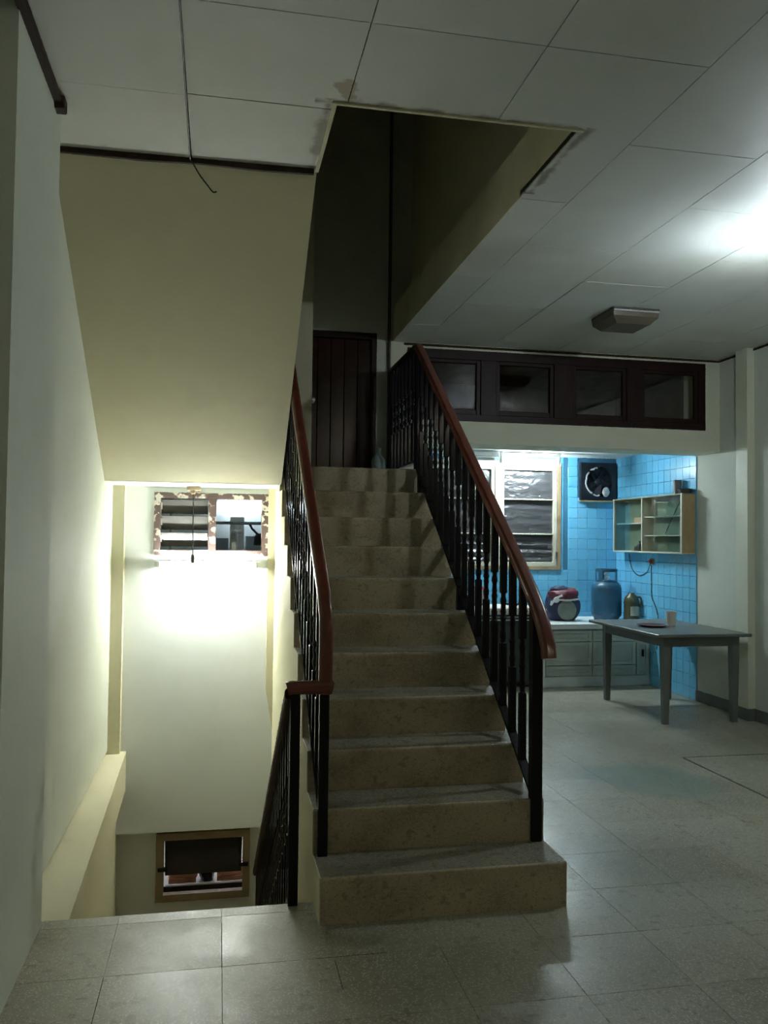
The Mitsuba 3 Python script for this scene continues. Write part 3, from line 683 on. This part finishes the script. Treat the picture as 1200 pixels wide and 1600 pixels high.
# ------------------------------------------------------------------ ceiling things
k = thing('ceiling_lamp', 'unlit brown square ceiling lamp above the kitchen opening', 'lamp')
def frustum(a, b, z0, z1, at):
    pts = [(sx * a, sy * a, z0) for sx in (-1, 1) for sy in (-1, 1)] + [(sx * b, sy * b, z1) for sx in (-1, 1) for sy in (-1, 1)]
    mm = trimesh.convex.convex_hull(np.array(pts)); mm.apply_translation(at); return mm
part(k, 'base', bev(2.695, 3.055, 5.43, 5.79, H - 0.018, H - .002, .004), 'm_pipe')
part(k, 'shade', cat(frustum(0.178, 0.172, -0.018, -0.060, (2.875, 5.61, H)), frustum(0.172, 0.128, -0.060, -0.105, (2.875, 5.61, H))), 'm_fixture', label='brown glass shade')
part(k, 'rim', bev(2.70, 3.05, 5.425, 5.435, H - .030, H - .018, .002), 'm_alu')
k = thing('ceiling_bulb', 'bare lit bulb hanging just under the hall ceiling, right of the stairs', 'lamp')
BX, BY, BZ = 2.95, 3.87, 2.955
part(k, 'rose', lathe([(0, 0), (.045, 0), (.05, .012), (.05, .02), (0, .02)], 20, (BX, BY, H - .022)), 'm_white_plastic', smooth=40)
part(k, 'holder', lathe([(0, 0), (.018, 0), (.02, .01), (.02, .05), (.010, .07), (.008, .125), (0, .125)], 16, (BX, BY, BZ + .045)), 'm_white_plastic', smooth=40)
part(k, 'bulb', {**emit(lathe([(0, -.05), (.02, -.046), (.036, -.035), (.047, -.016), (.05, 0), (.047, .016), (.036, .035), (.02, .046), (0, .05)], 24), MAIN_LIGHT), 'to_world': move(BX, BY, BZ)})

k = thing('fluorescent_lamp', 'lit fluorescent ceiling lamp at the front of the hall, behind the viewer', 'lamp')
part(k, 'housing', bev(2.2, 3.4, -0.94, -0.87, H - 0.045, H - .002, .004), 'm_white_metal')
part(k, 'tube', emit(tube([(2.22, -0.905, H - .068), (3.38, -0.905, H - .068)], 0.016, 12), HALL_LIGHT))
k = thing('hanging_wire', 'thin black wire running along a ceiling joint and dangling below it', 'wire')
put(k, tube(curve([(-0.150, 1.6, H - .004), (-0.147, 2.6, H - .005), (-0.149, 3.2, H - .006), (-0.150, 3.70, H - .010), (-0.142, 3.70, H - .025), (-0.11, 3.685, H - .085), (-0.075, 3.67, H - .135), (-0.050, 3.665, H - .166), (-0.035, 3.665, H - .162)], 5), 0.0032, 6), 'm_cable')
k = thing('conduit', 'dark pipe running up the wall corner beside the landing door', 'pipe')
put(k, tube([(1.372, YW - .016, 1.99), (1.370, YW - .016, 3.2), (1.372, YW - .016, 5.5)], 0.014, 8), 'm_pipe', smooth=40)
k = thing('plastic_sack', 'pale green-grey plastic sack leaning at the railing on the landing', 'bag')
def blob(rx, ry, rz, at, seed, amp=.12, n=3, squash=None):
    mm = trimesh.creation.icosphere(n, 1.0); v = mm.vertices
    d = 1 + (meshkit.fbm(v * 2.2 + seed, 4, seed) - .5) * 2 * amp
    v = v * d[:, None] * (rx, ry, rz)
    if squash is not None: v[:, 2] = np.maximum(v[:, 2], squash)
    mm.vertices = v + at; return mm
part(k, 'body', blob(.055, .075, .10, (1.235, 6.55, LAND + .085), 3, .16, 3, -.083), 'm_bag', smooth=True)
part(k, 'neck', lathe([(.035, -.02), (.016, .02), (.028, .05), (.018, .058)], 10, (1.235, 6.55, LAND + .175)), 'm_bag', smooth=True)

k = thing('dark_gap_lump', 'black lump added to darken the gap between the bricks behind the lower window', 'bag')  # dark filler shape, added so the gap between the bricks looks dark
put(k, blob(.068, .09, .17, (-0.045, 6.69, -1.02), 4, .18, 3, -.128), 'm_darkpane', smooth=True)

# ------------------------------------------------------------------ kitchen lamp
k = thing('kitchen_lamp', 'lit white fluorescent lamp over the kitchen window', 'lamp')
LY = 8.50
part(k, 'housing', bev(2.92, 3.60, LY - .035, LY + .035, 2.385, 2.428, .004), 'm_white_metal')
part(k, 'tube', emit(tube([(2.945, LY, 2.342), (3.575, LY, 2.342)], 0.026, 14), KITCHEN_LIGHT))
for x in (2.925, 3.577): part(k, 'lampholder', bev(x, x + .018, LY - .03, LY + .03, 2.31, 2.39, .004), 'm_white_plastic')
k = thing('kitchen_lamp', 'unlit white lamp housing left of the lit tube over the kitchen window', 'lamp')
part(k, 'housing', bev(2.28, 2.90, LY - .06, LY + .06, 2.372, 2.428, .005), 'm_white_metal')
part(k, 'tube', tube([(2.32, LY, 2.350), (2.86, LY, 2.350)], 0.016, 12), 'm_tube_off', smooth=40)

# ------------------------------------------------------------------ kitchen counter
CT = 0.645
k = thing('kitchen_counter', 'grey-white kitchen counter with panelled doors along the back wall', 'counter')
part(k, 'worktop', bev(3.215, XW - .008, 8.02, YK - .008, CT - .055, CT, .005), 'm_countertop', label='pale worktop')
part(k, 'plinth', bev(3.215, XW - .008, 8.07, YK - .1, 0.0, 0.105, .003), 'm_countertop')
part(k, 'carcass', bx(3.215, XW - .008, 8.075, YK - .01, 0.105, CT - .055), 'm_counter')
part(k, 'end_stile', bev(3.205, 3.262, 8.045, 8.08, 0.0, CT - .055, .003), 'm_countertop')
def front(a, b, z0, z1, name='door', handle=None):
    y = 8.075
    d = part(k, name, cat(bev(a, a + .035, y - .022, y, z0, z1, .003), bev(b - .035, b, y - .022, y, z0, z1, .003), bev(a + .035, b - .035, y - .022, y, z1 - .035, z1, .003), bev(a + .035, b - .035, y - .022, y, z0, z0 + .035, .003), bev(a + .035, b - .035, y - .012, y, z0 + .03, z1 - .03, .002)), 'm_counter')
    if handle: part(d, 'handle', bev(handle - .008, handle + .008, y - .045, y - .02, (z0 + z1) / 2 + .02, (z0 + z1) / 2 + .09, .004), 'm_black')
for z0, z1, nm in ((0.115, 0.215, 'lower_rail'), (0.222, 0.455, 'door'), (0.462, 0.575, 'drawer')):
    front(3.270, 3.770, z0, z1, nm)
for z0, z1, nm in ((0.115, 0.215, 'lower_rail'), (0.222, 0.455, 'door'), (0.462, 0.575, 'drawer')):
    front(3.782, 4.255, z0, z1, nm)
front(4.268, 4.405, 0.115, 0.45, 'door', 4.33)
k = thing('dark_cabinet', 'dark green-black low cabinet with a bright metal edge left of the kitchen counter', 'cabinet')
part(k, 'body', bev(2.30, 3.19, 8.04, YK - .02, 0.07, 0.690, .006), 'm_darkgreen')
part(k, 'top', bev(2.28, 3.195, 8.02, YK - .015, 0.690, 0.720, .004), 'm_darkgreen')
part(k, 'edge_strip', bev(2.28, 3.195, 8.014, 8.022, 0.684, 0.694, .001), 'm_alu')
for x in (2.34, 3.12): part(k, 'foot', bev(x, x + .05, 8.06, 8.11, 0.0, 0.075, .003), 'm_black')
part(k, 'door', bev(2.32, 2.735, 8.028, 8.042, .10, .665, .004), 'm_darkgreen'); part(k, 'door', bev(2.745, 3.17, 8.028, 8.042, .10, .665, .004), 'm_darkgreen')
k = thing('gas_stove', 'flat white gas stove with dark grates on the dark cabinet', 'stove')
part(k, 'body', bev(2.42, 3.20, 8.10, 8.52, 0.732, 0.812, .012), 'm_white_plastic')
for x in (2.60, 3.02): part(k, 'burner', cat(lathe([(.03, 0), (.045, .004), (.045, .014), (.02, .018), (0, .018)], 16, (x, 8.31, .812)), *[bev(x - .11, x + .11, 8.31 + q * .07 - .004, 8.31 + q * .07 + .004, .822, .832, .001) for q in (-1, 0, 1)]), 'm_black')
for x in (2.55, 2.81, 3.07): part(k, 'knob', lathe([(0, 0), (.018, 0), (.016, .018), (0, .02)], 14), 'm_red', smooth=40, to_world=T().translate([x, 8.10, .772]).rotate([1, 0, 0], 90))
for x in (2.46, 3.15): part(k, 'foot', bev(x - .015, x + .015, 8.13, 8.16, .7205, .735, .003), 'm_black')
k = thing('tin_box', 'white cardboard carton standing between the stove and the dark bag', 'box')
put(k, bev(3.222, 3.305, 8.12, 8.26, CT, 0.79, .003), 'm_white_plastic')
k = thing('storage_jar', 'brownish jar with a red lid on the kitchen stove, seen through the railing', 'jar')
part(k, 'body', lathe([(0, 0), (.055, 0), (.062, .01), (.062, .12), (.05, .14), (0, .14)], 20, (2.66, 8.38, .834)), 'm_jar', smooth=40)
part(k, 'lid', lathe([(0, 0), (.054, 0), (.056, .008), (.054, .03), (0, .034)], 20, (2.66, 8.38, .974)), 'm_red', smooth=40)
k = thing('cooking_pot', 'small grey cooking pot on the left burner of the stove', 'pot')
part(k, 'body', lathe([(0, 0), (.075, 0), (.085, .015), (.088, .09), (.094, .095), (.084, .095), (.08, .02), (0, .012)], 22, (2.50, 8.33, .834)), 'm_alu', smooth=40)

# bag on the counter
k = thing('shoulder_bag', 'dark navy and maroon bag with white straps and a round grey patch on the counter', 'bag')
body = blob(.195, .13, .20, (3.60, 8.42, CT + .155), 11, .07, 4, -.153); body.vertices[:, 0] = 3.60 + np.clip(body.vertices[:, 0] - 3.60, -.175, .185)
part(k, 'body', body, 'm_navy', smooth=True)
part(k, 'flap', blob(.165, .135, .075, (3.60, 8.40, CT + .275), 5, .16, 3), 'm_maroon', smooth=True)
part(k, 'crest', blob(.10, .08, .045, (3.56, 8.40, CT + .325), 8, .2, 3), 'm_navy', smooth=True)
pd = lathe([(0, 0), (.095, 0), (.105, .006), (.095, .014), (0, .02)], 28); pd.apply_transform(trimesh.transformations.rotation_matrix(math.radians(86), (1, 0, 0))); pd.apply_translation((3.60, 8.296, CT + .115))
part(k, 'patch', pd, 'm_patch', smooth=40)
part(k, 'strap', sweep(curve([(3.43, 8.32, CT + .20), (3.50, 8.28, CT + .225), (3.60, 8.262, CT + .222), (3.73, 8.28, CT + .235)], 6), roundrect(.006, .02, .002, 1)), 'm_strap')
part(k, 'strap', sweep(curve([(3.42, 8.30, CT + .17), (3.47, 8.275, CT + .24), (3.54, 8.27, CT + .275)], 6), roundrect(.006, .022, .002, 1)), 'm_strap')
part(k, 'buckle', blob(.035, .012, .03, (3.475, 8.272, CT + .225), 2, .25, 2), 'm_strap', smooth=True)
k = thing('cardboard_sheet', 'brown cardboard piece sticking up behind the dark bag', 'cardboard')
put(k, bev(3.70, 3.83, 8.585, 8.60, CT, CT + .335, .002), 'm_cardboard')

# gas cylinder
k = thing('gas_cylinder', 'blue steel gas cylinder with a handle collar on the counter', 'gas cylinder')
gx, gy = 4.135, 8.48
part(k, 'body', lathe([(0, .01), (.12, .01), (.128, 0), (.132, .02), (.155, .045), (.160, .07), (.160, .19), (.163, .195), (.163, .205), (.160, .21), (.160, .33), (.150, .37), (.120, .405), (.06, .425), (0, .43)], 40, (gx, gy, CT)), 'm_gas', smooth=35)
arc = [math.radians(a) for a in range(-60, 241, 10)]
col = []
def collar_strip(a0, a1, z0, z1, r=.112):
    A = [math.radians(a) for a in np.linspace(a0, a1, max(2, int(abs(a1 - a0) / 8) + 1))]
    return sweep([(gx + r * math.cos(a), gy + r * math.sin(a), (z0 + z1) / 2) for a in A], roundrect(.006, z1 - z0, .002, 1))
part(k, 'collar', cat(collar_strip(0, 360, CT + .395, CT + .425), collar_strip(0, 360, CT + .515, CT + .548), *[collar_strip(a, a + 26, CT + .42, CT + .52) for a in (-162, -20, 75, 140)]), 'm_gas', smooth=35)
part(k, 'valve', cat(lathe([(0, 0), (.022, 0), (.022, .03), (.014, .035), (.014, .055), (.026, .058), (.026, .075), (0, .078)], 14, (gx, gy, CT + .425)), bev(gx - .012, gx + .012, gy - .06, gy, CT + .445, CT + .465, .004)), 'm_alu', smooth=35)
k = thing('oil_jug', 'dark olive plastic jug with a pale label right of the gas cylinder', 'jug')
jx, jy = 4.325, 8.28
part(k, 'body', lathe([(0, 0), (.07, 0), (.078, .012), (.08, .20), (.07, .25), (.035, .285), (.03, .30), (0, .305)], 28, (jx, jy, CT)), 'm_olive', smooth=40)
part(k, 'label', cat([sweep([(jx + .0815 * math.cos(math.radians(a)), jy + .0815 * math.sin(math.radians(a)), CT + .11) for a in range(-125, -34, 10)], roundrect(.0015, .10, .0005, 1))]), 'm_label', label='pale paper label')
part(k, 'handle', tube(curve([(jx + .05, jy - .04, CT + .26), (jx + .075, jy - .055, CT + .25), (jx + .085, jy - .06, CT + .20), (jx + .07, jy - .05, CT + .15)], 5), .009), 'm_olive', smooth=40)

# exhaust fan
k = thing('exhaust_fan', 'black square exhaust fan covered in shiny crumpled plastic beside the kitchen window', 'fan')
fx, fz, fa = 4.195, 2.160, 0.213
ring_h = shapely.Point(fx, fz).buffer(0.168, 24)
part(k, 'housing', extrude_y(sbox(fx - fa, fz - fa, fx + fa, fz + fa).difference(ring_h), YK - 0.055, YK - .003), 'm_fan')
part(k, 'back', bx(fx - fa, fx + fa, YK - .012, YK - .004, fz - fa, fz + fa), 'm_fan')
scene_arcs = [(98, 128), (140, 238), (246, 272)]
for a0, a1 in scene_arcs:
    A = np.radians(np.linspace(a0, a1, max(4, (a1 - a0) // 5)))
    w = (meshkit.fbm(np.stack([np.cos(A) * 9, np.sin(A) * 9, A * 2], 1), 3, 4) - .5)
    m = tube([(fx + (.158 + .03 * q) * math.cos(t), YK - .052 + .02 * q, fz + (.158 + .03 * q) * math.sin(t)) for t, q in zip(A, w)], .011, 7)
    m = m.subdivide(); v = m.vertices; m.vertices = v + (meshkit.fbm(v * 60, 3, 9)[:, None] - .5) * .016
    part(k, 'plastic_ring', m, 'm_foil', label='crumpled shiny plastic round the opening')
bl = bev(0.03, 0.135, -.038, .038, -.002, .002, .001)
bl.apply_transform(trimesh.transformations.rotation_matrix(math.radians(28), (1, 0, 0))); bl.apply_transform(trimesh.transformations.rotation_matrix(math.radians(90), (1, 0, 0)))
bd = mikit.ply(bl, 'm_fan')
for q in range(5): part(k, 'blade', bd, to_world=T().translate([fx, YK - .03, fz]).rotate([0, 1, 0], 72 * q + 20))
hb = lathe([(0, 0), (.04, 0), (.04, .012), (.028, .024), (0, .028)], 20)
part(k, 'hub', hb, 'm_fan', smooth=40, to_world=T().translate([fx, YK - .03, fz]).rotate([1, 0, 0], 90))
part(k, 'plastic_wad', blob(.042, .02, .05, (fx + .085, YK - .055, fz - .115), 6, .35, 3), 'm_foil')
part(k, 'sill', bev(fx - fa - .01, fx + fa + .01, YK - .06, YK - .003, fz - fa - .014, fz - fa, .002), 'm_plainwood', label='thin brown wooden strip under the fan')

# wall cabinet with sliding glass
k = thing('wall_cabinet', 'shallow wooden wall cabinet with sliding green glass on the blue tiles', 'cabinet')
cx0, cx1, cy0, cy1, cz0, cz1 = 4.285, XW - .012, 7.215, 8.62, 1.375, 1.952
part(k, 'back', bx(cx1 - .006, cx1, cy0, cy1, cz0, cz1), 'm_cabinet_ply')
part(k, 'top', bev(cx0, cx1, cy0, cy1 + .02, cz1 - .014, cz1, .002), 'm_cabinet_ply')
part(k, 'bottom', bev(cx0, cx1, cy0, cy1, cz0, cz0 + .016, .002), 'm_sash')
part(k, 'side_panel', bev(cx0, cx1, cy0, cy0 + .016, cz0 + .01, cz1 - .01, .002), 'm_plainwood'); part(k, 'side_panel', bev(cx0, cx1, cy1 - .016, cy1, cz0 + .01, cz1 - .01, .002), 'm_cabinet_ply')
part(k, 'front_stile', bev(cx0 - .004, cx0 + .014, cy0, cy0 + .03, cz0, cz1, .002), 'm_sash')
part(k, 'front_stile', bev(cx0 - .004, cx0 + .014, cy1 - .02, cy1, cz0, cz1, .002), 'm_sash')
part(k, 'divider', bev(cx0, cx1 - .006, 7.98, 8.00, cz0 + .012, cz1 - .012, .002), 'm_sash')
part(k, 'shelf', bev(cx0 + .03, cx1 - .006, 8.00, cy1 - .016, 1.675, 1.688, .002), 'm_sash')
for z in (1.545, 1.735): part(k, 'shelf', bev(cx0 + .03, cx1 - .006, cy0 + .016, 7.98, z, z + .012, .002), 'm_sash')
for ya, yb, xq in ((8.26, 8.60, cx0 + .012), (7.30, 7.80, cx0 + .012)):
    part(k, 'glass_door', ([(xq, ya, cz0 + .016), (xq, yb, cz0 + .016), (xq, yb, cz1 - .014), (xq, ya, cz1 - .014)], [(0, 1, 2), (0, 2, 3)]), 'm_greenglass')
k = thing('red_packet', 'upright red packet on the upper left shelf of the wall cabinet', 'packet')
put(k, bev(4.36, 4.40, 8.03, 8.075, 1.688, 1.86, .002), 'm_red')
k = thing('brown_box', 'brown box lying on the shelf behind the red packet in the wall cabinet', 'box')
put(k, bev(4.34, 4.41, 8.10, 8.25, 1.688, 1.745, .002), 'm_cardboard')
k = thing('dark_bottle', 'small black bottle at the bottom of the wall cabinet, left of its middle post', 'bottle')
put(k, lathe([(0, 0), (.025, 0), (.027, .01), (.027, .06), (.010, .08), (.010, .105), (0, .106)], 16, (4.355, 8.16, cz0 + .016)), 'm_cable', smooth=40)
k = thing('spice_jar', 'tiny dark jar in the bottom left corner of the wall cabinet compartment', 'jar')
put(k, lathe([(0, 0), (.022, 0), (.024, .01), (.02, .05), (0, .052)], 14, (4.36, 8.24, cz0 + .016)), 'm_olive', smooth=40)
k = thing('dark_bottle', 'short black bottle in the bottom right corner of the wall cabinet', 'bottle')
put(k, lathe([(0, 0), (.022, 0), (.024, .01), (.024, .05), (.012, .07), (0, .072)], 14, (4.35, 7.27, cz0 + .016)), 'm_cable', smooth=40)
k = thing('white_cup', 'small white cup on the lower right shelf of the wall cabinet', 'cup')
put(k, lathe([(0, 0), (.022, 0), (.028, .05), (.026, .05), (.02, .004), (0, .004)], 16, (4.36, 7.29, 1.557)), 'm_white_plastic', smooth=40)
k = thing('dark_can', 'tall dark can standing on top of the wall cabinet', 'can')
put(k, lathe([(0, 0), (.038, 0), (.040, .005), (.040, .135), (.036, .14), (0, .14)], 20, (4.375, 7.45, cz1)), 'm_table', smooth=40)
k = thing('flat_pan', 'flat dark pan on top of the wall cabinet right of the can', 'pan')
put(k, lathe([(0, 0), (.055, 0), (.066, .04), (.070, .045), (.062, .045), (.052, .006), (0, .006)], 24, (4.362, 7.30, cz1)), 'm_pipe', smooth=40)
k = thing('power_socket', 'small dark wall socket with a red plug under the wall cabinet', 'socket')
part(k, 'plate', bev(XW - .022, XW - .0105, 7.98, 8.06, 1.255, 1.315, .003), 'm_oldframe')
part(k, 'plug', bev(XW - .055, XW - .022, 8.00, 8.03, 1.27, 1.30, .004), 'm_red')
k = thing('power_cable', 'thin black cable looping from the wall socket and hanging down the blue tiles', 'cable')
part(k, 'loop', tube(curve([(XW - .03, 8.03, 1.27), (XW - .02, 8.12, 1.17), (XW - .018, 8.30, 1.13), (XW - .018, 8.45, 1.20), (XW - .018, 8.52, 1.36)], 6), .004, 6), 'm_cable')
part(k, 'drop', tube(curve([(XW - .03, 8.01, 1.25), (XW - .018, 8.03, 1.05), (XW - .018, 8.02, 0.92), (XW - .018, 7.93, 0.80), (XW - .03, 7.86, 0.66), (XW - .05, 7.86, 0.40)], 6), .004, 6), 'm_cable')
k = thing('lamp_cable', 'thin black cable slanting inside the wall cabinet behind its right glass', 'cable')
put(k, tube(curve([(4.40, 7.40, 1.93), (4.39, 7.55, 1.75), (4.40, 7.72, 1.57)], 5), .004, 6), 'm_cable')

# ------------------------------------------------------------------ table
k = thing('dining_table', 'dark grey painted wooden table standing at the right wall before the kitchen', 'table')
tx0, tx1, ty0, ty1 = 3.475, 4.315, 6.20, 7.50
part(k, 'table_top', bev(tx0, tx1, ty0, ty1, 0.715, 0.742, .006), 'm_table')
ax0, ax1, ay0, ay1 = tx0 + .10, tx1 - .06, ty0 + .10, ty1 - .10
part(k, 'apron', cat(bev(ax0, ax1, ay0, ay0 + .022, .630, .716, .002), bev(ax0, ax1, ay1 - .022, ay1, .630, .716, .002), bev(ax0, ax0 + .022, ay0, ay1, .630, .716, .002), bev(ax1 - .022, ax1, ay0, ay1, .630, .716, .002)), 'm_table')
leg = trimesh.convex.convex_hull(np.array([(sx * .022, sy * .022, 0) for sx in (-1, 1) for sy in (-1, 1)] + [(sx * .032, sy * .032, z) for sx in (-1, 1) for sy in (-1, 1) for z in (.55, .714)]))
lg = mikit.ply(leg, 'm_table')
for x in (ax0 + .028, ax1 - .028):
    for y in (ay0 + .028, ay1 - .028): part(k, 'leg', lg, to_world=move(x, y, 0.0))
k = thing('red_plate', 'dark red round plate lying on the grey table', 'plate')
put(k, lathe([(0, .002), (.07, .002), (.085, 0), (.128, .014), (.132, .018), (.126, .018), (.082, .006), (0, .006)], 36, (3.76, 6.82, .742)), 'm_plate', smooth=40)
k = thing('plastic_cup', 'pale translucent cup standing on the grey table beside the red plate', 'cup')
put(k, lathe([(0, 0), (.034, 0), (.036, .003), (.044, .125), (.0445, .128), (.042, .128), (.034, .006), (0, .006)], 28, (3.965, 6.86, .742)), 'm_cup', smooth=40)
